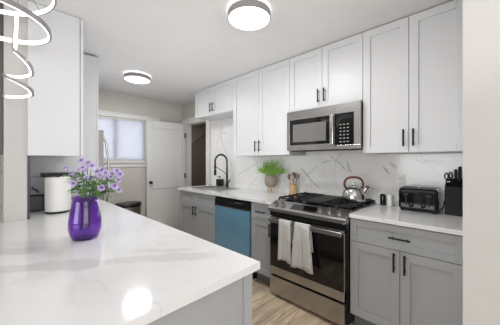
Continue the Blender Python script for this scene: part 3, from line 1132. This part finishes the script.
# ------------------------------------------------------------------ spiral pendant
def spiral_pendant():
    t = thing('spiral_pendant', 'spiral LED pendant light with grey rim hanging above the peninsula', 'pendant light', (0.03, 1.95, ZC))
    base = Vector((0.03, 1.95, ZC))
    pts = []; outs = []
    sc = Vector((0.069, 1.946, 0)); bc = Vector((0.012, 1.985, 0))

    def arc(c, R0, R1, a0, a1, z0, z1, n):
        for i in range(n):
            f = i / n
            a = math.radians(a0 + (a1 - a0) * f)
            R = R0 + (R1 - R0) * f
            d = Vector((math.cos(a), math.sin(a), 0))
            pts.append(c + d * R + Vector((0, 0, z0 + (z1 - z0) * f)))
            outs.append(d)
    arc(sc, 0.057, 0.057, 165, 0, 1.690, 1.722, 14)
    arc(sc, 0.057, 0.057, 0, -180, 1.722, 1.806, 16)
    arc(sc, 0.057, 0.057, 180, 0, 1.806, 1.845, 16)
    arc(sc, 0.057, 0.056, 0, -115, 1.845, 1.945, 12)
    n = 10
    p0 = pts[-1].copy(); p1 = bc + Vector((0.044, -0.183, 2.125))
    m0 = Vector((-0.02, 0.0, 0.06)); m1 = Vector((0, -0.02, 0.14))
    for i in range(1, n):
        f = i / n
        h = (2 * f ** 3 - 3 * f ** 2 + 1) * p0 + (f ** 3 - 2 * f ** 2 + f) * m0 + (-2 * f ** 3 + 3 * f ** 2) * p1 + (f ** 3 - f ** 2) * m1
        pts.append(h)
        o = Vector((-0.3 * (1 - f), -1 + 2 * min(1, f * 5), 0))
        if o.length < 0.1:
            o = Vector((-1, 0, 0))
        outs.append(o.normalized())

    def sweep(P, O, name_h, name_l, hh):
        for nm, m, o0, o1, w0, w1 in ((name_h, M['led_housing'], 0.0, 0.011, -hh, hh + 0.002), (name_l, M['led'], -0.006, 0.0, -hh - 0.002, hh - 0.002)):
            b = NB(); rings = []
            for i, p in enumerate(P):
                tg = (P[min(i + 1, len(P) - 1)] - P[max(i - 1, 0)]).normalized()
                o = (O[i] - tg * O[i].dot(tg)).normalized()
                u = o.cross(tg).normalized()
                if abs(tg.z) < 0.8 and u.z < 0:
                    u = -u
                elif abs(tg.z) >= 0.8 and rings and u.dot(pu) < 0:
                    u = -u
                pu = u
                q = p - base
                rings.append([b.verts.new(q + o * a + u * c) for a, c in ((o0, w0), (o1, w0), (o1, w1), (o0, w1))])
            for a, c in zip(rings, rings[1:]):
                for i in range(4):
                    j = (i + 1) % 4
                    b.faces.new((a[i], a[j], c[j], c[i]))
            b.faces.new(rings[0]); b.faces.new(rings[-1][::-1])
            obj(nm, b, m, t, smooth=True)
    sweep(pts, outs, 'small_coil_rim', 'small_coil_strip', 0.007)
    pts.clear(); outs.clear()
    arc(bc, 0.20, 0.20, 180, 0, 2.085, 2.105, 26)
    arc(bc, 0.20, 0.205, 0, -180, 2.105, 2.20, 26)
    arc(bc, 0.205, 0.225, 180, 0, 2.25 - 0.05, 2.345, 26)
    arc(bc, 0.225, 0.22, 0, -150, 2.345, 2.40, 22)
    sweep(pts, outs, 'large_coil_rim', 'large_coil_strip', 0.012)
    b = NB(); lathe(b, [(0.06, -0.001), (0.06, -0.028), (0.05, -0.032)], 24); obj('canopy', b, M['led_housing'], t, smooth=True)
    for x, y, z in ((0.065 - 0.03, 1.79 - 1.95, 2.14 - ZC), (-0.12, 0.14, 2.17 - ZC), (0.15, 0.14, 2.30 - ZC)):
        b = NB(); tube(b, [(x * 0.3, y * 0.3, -0.03), (x, y, z)], 0.0012, 6); obj('suspension_wire', b, M['black_metal'], t)


spiral_pendant()

# ------------------------------------------------------------------ vase and bouquet
VX, VY = 0.308, 1.51
prof = [(0.048, 0.0), (0.058, 0.004), (0.069, 0.03), (0.075, 0.06), (0.074, 0.095), (0.068, 0.14), (0.060, 0.18), (0.056, 0.198), (0.058, 0.214), (0.0605, 0.222)]
inner = [(r - 0.0045, z + 0.0) for r, z in prof[1:]][::-1]
b = NB(); lathe(b, prof + [(0.0565, 0.222)] + inner[1:] + [(0.02, 0.014)], 36)
t = thing('vase', 'purple glass vase of lilac flowers standing on the peninsula worktop', 'vase', (VX, VY, CT))
obj('vase_body', b, M['vase'], t, smooth=True)
bq = thing('flower_bouquet', 'bunch of small lilac flowers with green leaves in the purple vase', 'flowers', (VX, VY, CT + 0.02))
rnd = random.Random(5)


def leaf(bm, p, d, L, W, up=Vector((0, 0, 1))):
    d = d.normalized()
    s = d.cross(up)
    if s.length < 0.1:
        s = Vector((1, 0, 0))
    s.normalize()
    n = s.cross(d).normalized()
    prev = None
    for i, (f, w) in enumerate(((0, 0.08), (0.25, 0.8), (0.5, 1.0), (0.75, 0.7), (1.0, 0.05))):
        c = p + d * L * f - n * (L * 0.25 * f * f) * (1 if n.z > 0 else -1)
        row = [bm.verts.new(c - s * W * w / 2), bm.verts.new(c - n * W * 0.12 * w), bm.verts.new(c + s * W * w / 2)]
        if prev:
            bm.faces.new((prev[0], prev[1], row[1], row[0]))
            bm.faces.new((prev[1], prev[2], row[2], row[1]))
        prev = row


# blossom targets relative to the vase axis: (right, towards-depth, height above worktop)
Rv = Vector((0.695, -0.719, 0)); Fv = Vector((0.719, 0.695, 0))
fl = []
px2m = 1.25 / 240
for (u, v) in ((62, 168), (66, 174), (69, 178), (76, 176), (80, 171), (82, 164), (86, 160), (88, 163), (92, 172), (97, 176), (98, 170), (104, 175), (108, 179), (109, 173),
               (113, 173), (119, 180), (123, 171), (124, 174), (118, 186), (116, 190), (72, 188), (76, 184), (81, 187), (90, 178), (102, 184), (106, 188), (88, 168), (73, 170), (115, 177), (95, 166), (84, 179), (100, 190)):
    off = (u - 85.0) * px2m
    dd = rnd.uniform(-0.04, 0.05)
    h = 1.32 - (v - 160.8) * (1.25 + dd) / 240 - CT
    fl.append(Rv * off + Fv * (dd - off * 0.1) + Vector((0, 0, h - 0.02)))
bs = NB(); bl = NB()
for i, p in enumerate(fl):
    a = rnd.random() * 2 * PI
    root_p = Vector((0.02 * math.cos(a), 0.02 * math.sin(a), 0.0 + 0.03))
    neck = Vector((p.x * 0.25, p.y * 0.25, 0.20))
    nk = neck.copy(); 
    if Vector((nk.x, nk.y)).length > 0.04:
        s_ = 0.04 / Vector((nk.x, nk.y)).length
        nk.x *= s_; nk.y *= s_
    mid = (nk + p) / 2 + Vector((0, 0, 0.012))
    tube(bs, [root_p, nk, mid, p - Vector((0, 0, 0.005))], 0.0016, 5)
    for k in range(3):
        q = nk.lerp(p, rnd.uniform(0.25, 0.8))
        d = Vector((p.x, p.y, 0)).normalized() + Vector((rnd.uniform(-1, 1), rnd.uniform(-1, 1), rnd.uniform(-0.2, 0.6)))
        leaf(bl, q, d, rnd.uniform(0.04, 0.065), rnd.uniform(0.024, 0.036))
obj('stems', bs, M['leaf_dark'], bq, smooth=True)
lo = obj('leaves', bl, M['leaf_dark'], bq, smooth=True)


def blossom_mesh(R, seed):
    r2 = random.Random(seed)
    b = NB()
    for ring, (n, rr, zz, tilt) in enumerate(((7, 0.0, 0.0, 0.2), (6, 0.0, 0.002, 0.9), (5, 0, 0.003, 1.3))):
        for k in range(n):
            a = 2 * PI * (k + 0.5 * ring) / n + r2.uniform(-0.2, 0.2)
            d = Vector((math.cos(a) * math.cos(tilt), math.sin(a) * math.cos(tilt), math.sin(tilt)))
            leaf(b, Vector((0, 0, zz)), d, R * (1.0 - 0.15 * ring), R * 0.85)
    return b


proto = []
for s in range(3):
    b = blossom_mesh(0.0185, s)
    proto.append(obj('blossom', b, M['petal'], bq, smooth=True))
    core = NB(); ball(core, (0, 0, 0.006), 0.0045, (1, 1, 0.8), 1)
    obj('flower_center', core, M['petal_core'], proto[-1], smooth=True)
for i, p in enumerate(fl):
    if i < 3:
        o = proto[i]
    else:
        o = proto[i % 3].copy(); C.objects.link(o); o.parent = bq
        for g in proto[i % 3].children:
            d = g.copy(); C.objects.link(d); d.parent = o
    o.location = p
    cam_dir = Vector((-0.25, -0.9, 0.5))
    q = Vector((0, 0, 1)).rotation_difference(cam_dir + Vector((p.x * 6, p.y * 6, rnd.uniform(-0.3, 0.5))))
    o.rotation_euler = q.to_euler()
    s_ = rnd.uniform(0.85, 1.2)
    o.scale = (s_, s_, s_)

# ------------------------------------------------------------------ paper towel roll and coffee maker
t = thing('paper_towel_roll', 'white paper towel roll on a black holder, behind the purple vase', 'paper towel', (0.315, 2.44, CT))
b = NB(); lathe(b, [(0.078, 0.0), (0.08, 0.006), (0.07, 0.012)], 32); hb = obj('holder_base', b, M['black_metal'], t, smooth=True)
b = NB(); lathe(b, [(0.074, 0.013), (0.082, 0.02), (0.083, 0.272), (0.074, 0.28)], 40); obj('roll', b, M['paper'], t, smooth=True)
b = NB(); lathe(b, [(0.012, 0.280), (0.012, 0.288), (0.010, 0.291)], 16); obj('finial', b, M['black_metal'], t, smooth=True)
b = NB(); tube(b, [(0.074, -0.03, 0.006), (0.092, -0.04, 0.02), (0.094, -0.04, 0.05), (0.09, -0.036, 0.08)], 0.005, 8); obj('tension_arm', b, M['black_metal'], t, smooth=True)

t = thing('coffee_maker', 'black coffee maker with a clear tank, left of the paper towel roll', 'coffee maker', (0.235, 2.70, CT))
b = NB(); bx(b, -0.085, 0.16, -0.10, 0.12, 0.0, 0.13); bx(b, 0.02, 0.16, -0.08, 0.12, 0.13, 0.25)
obj('machine_body', b, M['black_plastic'], t, 0.01)
b = NB(); bx(b, 0.0, 0.26, -0.10, 0.12, 0.27, 0.305); bx(b, 0.02, 0.20, -0.08, 0.12, 0.25, 0.27); obj('brew_head', b, M['black_plastic'], t, 0.008)
M['smoke'] = mat('smoke_plastic', srgb(176, 174, 172), 0.12, 0.0, Transmission_Weight=0.35)
b = NB(); bx(b, -0.08, 0.018, -0.095, 0.10, 0.131, 0.275); obj('water_tank', b, M['smoke'], t, 0.012, seg=3)
b = NB(); tube(b, [(-0.06, -0.095, 0.20), (-0.065, -0.120, 0.19), (-0.03, -0.125, 0.165), (-0.03, -0.097, 0.15)], 0.006, 8); obj('tank_handle', b, M['black_plastic'], t, smooth=True)

# ------------------------------------------------------------------ faucet and soap caddy
FX, FYY = 2.445, 2.86
t = thing('kitchen_faucet', 'tall black spring faucet arching over the sink', 'faucet', (FX, FYY, CT))
b = NB(); lathe(b, [(0.03, 0.0), (0.03, 0.006), (0.024, 0.01), (0.022, 0.055), (0.019, 0.06)], 20); obj('faucet_base', b, M['black_metal'], t, smooth=True)
b = NB(); lathe(b, [(0.016, 0.058), (0.016, 0.2), (0.013, 0.205), (0.013, 0.30)], 16); obj('riser', b, M['black_metal'], t, smooth=True)
b = NB()
R_ = 0.105
path = [(0, 0, 0.30), (0, 0, 0.37)]
for i in range(0, 13):
    a = PI * i / 12
    path.append((-R_ + R_ * math.cos(a), 0.03 * i / 12, 0.40 + R_ * math.sin(a)))
path.append((-2 * R_ + 0.002, 0.03, 0.36))
tube(b, path, 0.012, 10)
obj('spout', b, M['black_metal'], t, smooth=True)
b = NB()
# spring winding as stacked rings along the spout
P = [Vector(p) for p in path]
tot = []
for a, c in zip(P, P[1:]):
    n = max(1, int((c - a).length / 0.008))
    for k in range(n):
        tot.append((a.lerp(c, k / n), (c - a).normalized()))
for (p, d) in tot[::1]:
    q = Vector((0, 0, 1)).rotation_difference(d).to_matrix().to_4x4()
    r0 = len(b.verts)
    rr = lathe(b, [(0.0125, -0.0018), (0.0155, 0), (0.0125, 0.0018)], 10, cap=False)
    for ring in rr:
        for v in ring:
            v.co = q @ v.co + p
obj('spring', b, M['black_metal'], t, smooth=True)
b = NB(); lathe(b, [(0.012, 0.19), (0.019, 0.195), (0.02, 0.26), (0.014, 0.28), (0.014, 0.37)], 16, (-0.208, 0.03, 0)); obj('spray_head', b, M['black_metal'], t, smooth=True)
b = NB(); tube(b, [(0, 0, 0.19), (-0.10, 0.015, 0.27), (-0.195, 0.03, 0.315)], 0.005, 8); tube(b, [(-0.20, 0.03, 0.305), (-0.215, 0.03, 0.325)], 0.018, 10)
obj('docking_arm', b, M['black_metal'], t, smooth=True)
b = NB(); tube(b, [(0, -0.015, 0.07), (0.0, -0.05, 0.085), (-0.005, -0.075, 0.13)], [0.014, 0.012, 0.006], 10); obj('lever', b, M['black_metal'], t, smooth=True)

t = thing('soap_dispenser', 'square black soap dispenser standing behind the sink left of the faucet', 'soap dispenser', (2.465, 3.06, CT))
b = NB(); bx(b, -0.04, 0.04, -0.055, 0.055, 0, 0.115); obj('bottle', b, M['black_gloss'], t, 0.012)
b = NB(); tube(b, [(0, 0, 0.115), (0, 0, 0.155)], 0.008, 8); tube(b, [(0.01, 0, 0.157), (-0.045, 0, 0.152)], 0.006, 8); obj('pump', b, M['black_metal'], t, smooth=True)

# ------------------------------------------------------------------ potted plant and crock
t = thing('potted_plant', 'bright green leafy plant in a grey stone pot on wooden legs', 'potted plant', (2.40, 1.945, CT))
pr = [(0.042, 0.078), (0.066, 0.094), (0.078, 0.125), (0.079, 0.158), (0.074, 0.195), (0.067, 0.222), (0.060, 0.222), (0.062, 0.20)]
b = NB(); lathe(b, pr, 28)
obj('pot', b, M['stone_pot'], t, smooth=True)
b = NB(); lathe(b, [(0.066, 0.205), (0.05, 0.214), (0.01, 0.217)], 20); obj('soil', b, M['soil'], t, smooth=True)
for k in range(3):
    a = 2 * PI * k / 3 + 0.6
    b = NB(); tube(b, [(0.042 * math.cos(a), 0.042 * math.sin(a), 0.0), (0.036 * math.cos(a), 0.036 * math.sin(a), 0.10)], [0.009, 0.013], 10); obj('leg', b, M['light_wood'], t, smooth=True)
b = NB(); b2 = NB()
for i in range(95):
    a = rnd.random() * 2 * PI
    R0 = rnd.random() ** 0.6
    tx = Vector((0.12 * R0 * math.cos(a), 0.27 * R0 * math.sin(a), 0.235 + 0.20 * (1 - 0.75 * R0 * R0) * rnd.uniform(0.45, 1.1)))
    tx.x = min(tx.x, 0.10)
    p0 = Vector((0.03 * math.cos(a), 0.03 * math.sin(a), 0.215))
    mid = (p0 + tx) / 2 + Vector((0, 0, 0.02))
    tube(b2, [p0, mid, tx], 0.0013, 4)
    for k in range(9):
        q = mid.lerp(tx, rnd.uniform(-0.2, 1.05))
        leaf(b, q + Vector((rnd.uniform(-.012, .012), rnd.uniform(-.012, .012), rnd.uniform(-.01, .01))), Vector((rnd.uniform(-1, 1), rnd.uniform(-1, 1), rnd.uniform(-0.4, 0.8))), rnd.uniform(0.018, 0.030), rnd.uniform(0.010, 0.016))
obj('foliage', b, M['leaf_bright'], t, smooth=True)
obj('stems', b2, M['leaf_bright'], t, smooth=True)

t = thing('utensil_crock', 'pale wooden crock standing on the worktop left of the range', 'utensil holder', (2.43, 1.625, CT))
b = NB(); lathe(b, [(0.045, 0.0), (0.048, 0.004), (0.048, 0.125), (0.042, 0.125), (0.042, 0.01)], 24); obj('crock_body', b, M['light_wood'], t, smooth=True)


def utensil(name, label, cat, ang, tilt, L, kind, m):
    t = thing(name, label, cat, (2.43 + 0.01 * math.cos(ang), 1.625 + 0.01 * math.sin(ang), CT + 0.012), ang, 'cooking utensils in the crock')
    d = Vector((math.sin(tilt), 0, math.cos(tilt)))
    b = NB(); tube(b, [(0, 0, 0), d * (L - 0.05)], 0.005, 8); obj('handle', b, m, t, smooth=True)
    b = NB()
    c = d * (L - 0.025)
    if kind == 'spoon':
        ball(b, c, 0.03, (0.7, 0.9, 1.15), 2)
    elif kind == 'whisk':
        for k in range(6):
            a = PI * k / 6
            pts = [c + d * (-0.035) + Vector((0, 0, 0))]
            for j in range(1, 8):
                s_ = PI * j / 8
                pts.append(c + d * (-0.035 + 0.035 * (1 - math.cos(s_))) + Vector((math.cos(a), math.sin(a), 0)) * 0.025 * math.sin(s_))
            tube(b, pts, 0.002, 5)
    else:
        bx(b, c.x - 0.004, c.x + 0.004, c.y - 0.024, c.y + 0.024, c.z - 0.035, c.z + 0.035)
    obj('head', b, m, t, 0.002 if kind == 'spatula' else 0, smooth=kind != 'spatula')


utensil('cooking_spoon', 'dark wooden spoon leaning left in the crock', 'spoon', 1.9, 0.20, 0.235, 'spoon', M['utensil'])
utensil('cooking_spoon', 'pale round spoon upright in the front of the crock', 'spoon', 3.4, 0.12, 0.225, 'spoon', M['utensil_pale'])
utensil('spatula', 'greyish brown spatula at the back of the crock', 'spatula', 0.4, 0.10, 0.25, 'spatula', M['utensil'])
utensil('whisk', 'grey whisk leaning right in the crock', 'whisk', -1.4, 0.18, 0.24, 'whisk', M['pewter'])

# ------------------------------------------------------------------ kettle
t = thing('tea_kettle', 'stainless steel kettle with a reddish wooden handle on the rear right burner', 'kettle', (2.245, 0.845, 0.9575))
b = NB(); lathe(b, [(0.088, 0.0), (0.10, 0.004), (0.103, 0.018), (0.099, 0.055), (0.088, 0.09), (0.070, 0.115), (0.050, 0.125), (0.045, 0.125)], 40); obj('kettle_body', b, M['chrome'], t, smooth=True)
b = NB(); lathe(b, [(0.046, 0.123), (0.044, 0.130), (0.02, 0.138), (0.006, 0.140), (0.006, 0.148), (0.014, 0.152), (0.014, 0.162), (0.006, 0.166)], 24); obj('lid', b, M['chrome'], t, smooth=True)
hd = Vector((0.55, -0.83, 0)).normalized()
b = NB()
pts = []
for i in range(17):
    a = math.radians(-30 + 240 * i / 16)
    pts.append(hd * (0.080 * math.copysign(abs(math.cos(a)) ** 0.8, math.cos(a))) + Vector((0, 0, 0.148 + 0.064 * math.copysign(abs(math.sin(a)) ** 0.8, math.sin(a)))))
tube(b, pts, [0.006] + [0.0105] * 15 + [0.006], 12)
obj('kettle_handle', b, M['wood'], t, smooth=True)
b = NB()
for s in (-1, 1):
    tube(b, [hd * (s * 0.058) + Vector((0, 0, 0.105)), hd * (s * 0.068) + Vector((0, 0, 0.122))], 0.008, 8)
obj('handle_bracket', b, M['black_metal'], t, smooth=True)
b = NB(); tube(b, [hd * 0.085 + Vector((0, 0, 0.07)), hd * 0.100 + Vector((0, 0, 0.10)), hd * 0.112 + Vector((0, 0, 0.118))], [0.02, 0.015, 0.012], 14); obj('spout', b, M['chrome'], t, smooth=True)
b = NB(); tube(b, [hd * 0.108 + Vector((0, 0, 0.113)), hd * 0.122 + Vector((0, 0, 0.134))], 0.015, 14); obj('whistle', b, M['wood'], t, smooth=True)

# ------------------------------------------------------------------ shakers, toaster, knife block
for (nm, lb, x, y, m) in (('pepper_shaker', 'small black shaker beside the kettle, left of the white one', 2.46, 0.66, M['black_gloss']),
                          ('salt_shaker', 'small white shaker between the black shaker and the toaster', 2.45, 0.60, M['white_plastic'])):
    t = thing(nm, lb, 'shaker', (x, y, CT))
    b = NB(); lathe(b, [(0.023, 0), (0.024, 0.004), (0.024, 0.082), (0.022, 0.088)], 24); obj('shaker_body', b, m, t, smooth=True)
    b = NB(); lathe(b, [(0.022, 0.0885), (0.022, 0.097), (0.016, 0.102)], 24); obj('cap', b, m, t, smooth=True)

t = thing('toaster', 'glossy black four-slot toaster on the worktop below the outlet', 'toaster', (2.39, 0.37, CT), RB)
b = NB()
W, D, H = 0.262, 0.19, 0.185
bx(b, -W / 2, W / 2, -D / 2, D / 2, 0.012, H)
obj('toaster_body', b, M['black_gloss'], t, 0.022, seg=4)
b = NB(); bx(b, -W / 2 + 0.012, W / 2 - 0.012, -D / 2 + 0.012, D / 2 - 0.012, H - 0.001, H + 0.006)
tp = obj('top_plate', b, M['black_gloss'], t, 0.003)
for i in range(2):
    for j in range(2):
        x = -0.112 + i * 0.117
        y = -0.04 + j * 0.05
        b = NB(); bx(b, x, x + 0.107, y, y + 0.028, H + 0.004, H + 0.0075); obj('slot', b, M['gasket'], tp)
for x in (-0.075, 0.075):
    b = NB(); bx(b, x - 0.006, x + 0.006, -D / 2 - 0.001, -D / 2 + 0.002, 0.05, 0.15)
    obj('lever_slot', b, M['gasket'], t)
    b = NB(); bx(b, x - 0.018, x + 0.018, -D / 2 - 0.022, -D / 2, 0.128, 0.143); obj('lever', b, M['black_plastic'], t, 0.004)
    b = NB(); lathe(b, [(0.017, 0), (0.017, 0.012), (0.013, 0.015)], 18)
    bmesh.ops.rotate(b, verts=b.verts, matrix=Matrix.Rotation(PI / 2, 3, 'X'), cent=(0, 0, 0))
    bmesh.ops.translate(b, verts=b.verts, vec=(x + (0.035 if x < 0 else -0.035), -D / 2, 0.055)); obj('dial', b, M['black_metal'], t, smooth=True)
for (x, y) in ((-0.11, -0.06), (0.11, -0.06), (-0.11, 0.06), (0.11, 0.06)):
    b = NB(); lathe(b, [(0.012, 0), (0.012, 0.014)], 12, (x, y, 0)); obj('foot', b, M['rubber'], t)
b = NB(); tube(b, [(0.13, 0.05, 0.03), (0.142, 0.05, 0.012), (0.150, 0.07, 0.05), (0.152, 0.10, 0.085), (0.146, 0.12, 0.05)], 0.004, 8); obj('power_cord', b, M['rubber'], t, smooth=True)

t = thing('knife_block', 'black knife block at the near end of the worktop', 'knife block', (2.425, 0.152, CT), RB)
b = NB(); prism(b, [(-0.075, 0.0), (0.085, 0.0), (0.085, 0.265), (0.03, 0.27), (-0.075, 0.215)], -0.052, 0.052, 'x'); obj('block_body', b, M['black_matte'], t, 0.004)
kn = 0
for (x, y, z, lab) in ((0.030, 0.045, 0.242, 'tallest black knife handle at the back right of the knife block'), (0.030, 0.01, 0.228, 'black knife handle in the middle right of the knife block'),
                       (0.005, 0.055, 0.244, 'black knife handle at the back middle of the knife block')):
    k = thing('kitchen_knife', lab, 'knife', (2.425 + y, 0.152 - x, CT + z + 0.008), RB, 'knives in the black block')
    dz_ = 0.115 if kn == 0 else 0.09
    b = NB(); bx(b, -0.009, 0.009, -0.012, 0.012, 0.012, dz_); obj('handle', b, M['black_matte'], k, 0.004)
    b = NB(); bx(b, -0.0012, 0.0012, -0.012, 0.012, -0.06, 0.014); obj('blade', b, M['chrome'], k)
    kn += 1
k = thing('kitchen_scissors', 'black handled scissors stuck in the front left of the knife block', 'scissors', (2.41, 0.185, CT + 0.235), RB)
for s, h in ((-1, 0.055), (1, 0.062)):
    b = NB()
    pts = [(s * 0.013 + 0.011 * math.cos(a), 0, h + 0.024 * math.sin(a)) for a in [2 * PI * i / 16 for i in range(17)]]
    tube(b, pts, 0.0045, 8)
    tube(b, [(0, 0, 0.012), (s * 0.008, 0, h - 0.022)], 0.005, 8)
    obj('finger_loop', b, M['black_plastic'], k, smooth=True)
b = NB(); bx(b, -0.007, 0.007, -0.0015, 0.0015, -0.09, 0.016); obj('blade', b, M['chrome'], k)

# outlet on the backsplash
t = thing('wall_outlet', 'white double outlet plate on the marble above the toaster', 'outlet', (WX - 0.012, 0.53, 1.135), RB)
b = NB(); bx(b, -0.037, 0.037, -0.005, 0.0, -0.058, 0.058); pl = obj('cover_plate', b, M['white_plastic'], t, 0.003)
for z in (-0.022, 0.022):
    b = NB(); bx(b, -0.016, 0.016, -0.0065, -0.004, z - 0.014, z + 0.014); s = obj('socket', b, M['trim'], pl, 0.002)
    for x in (-0.007, 0.005):
        b = NB(); bx(b, x, x + 0.002, -0.0068, -0.006, z - 0.004, z + 0.006); obj('slot', b, M['gasket'], pl)
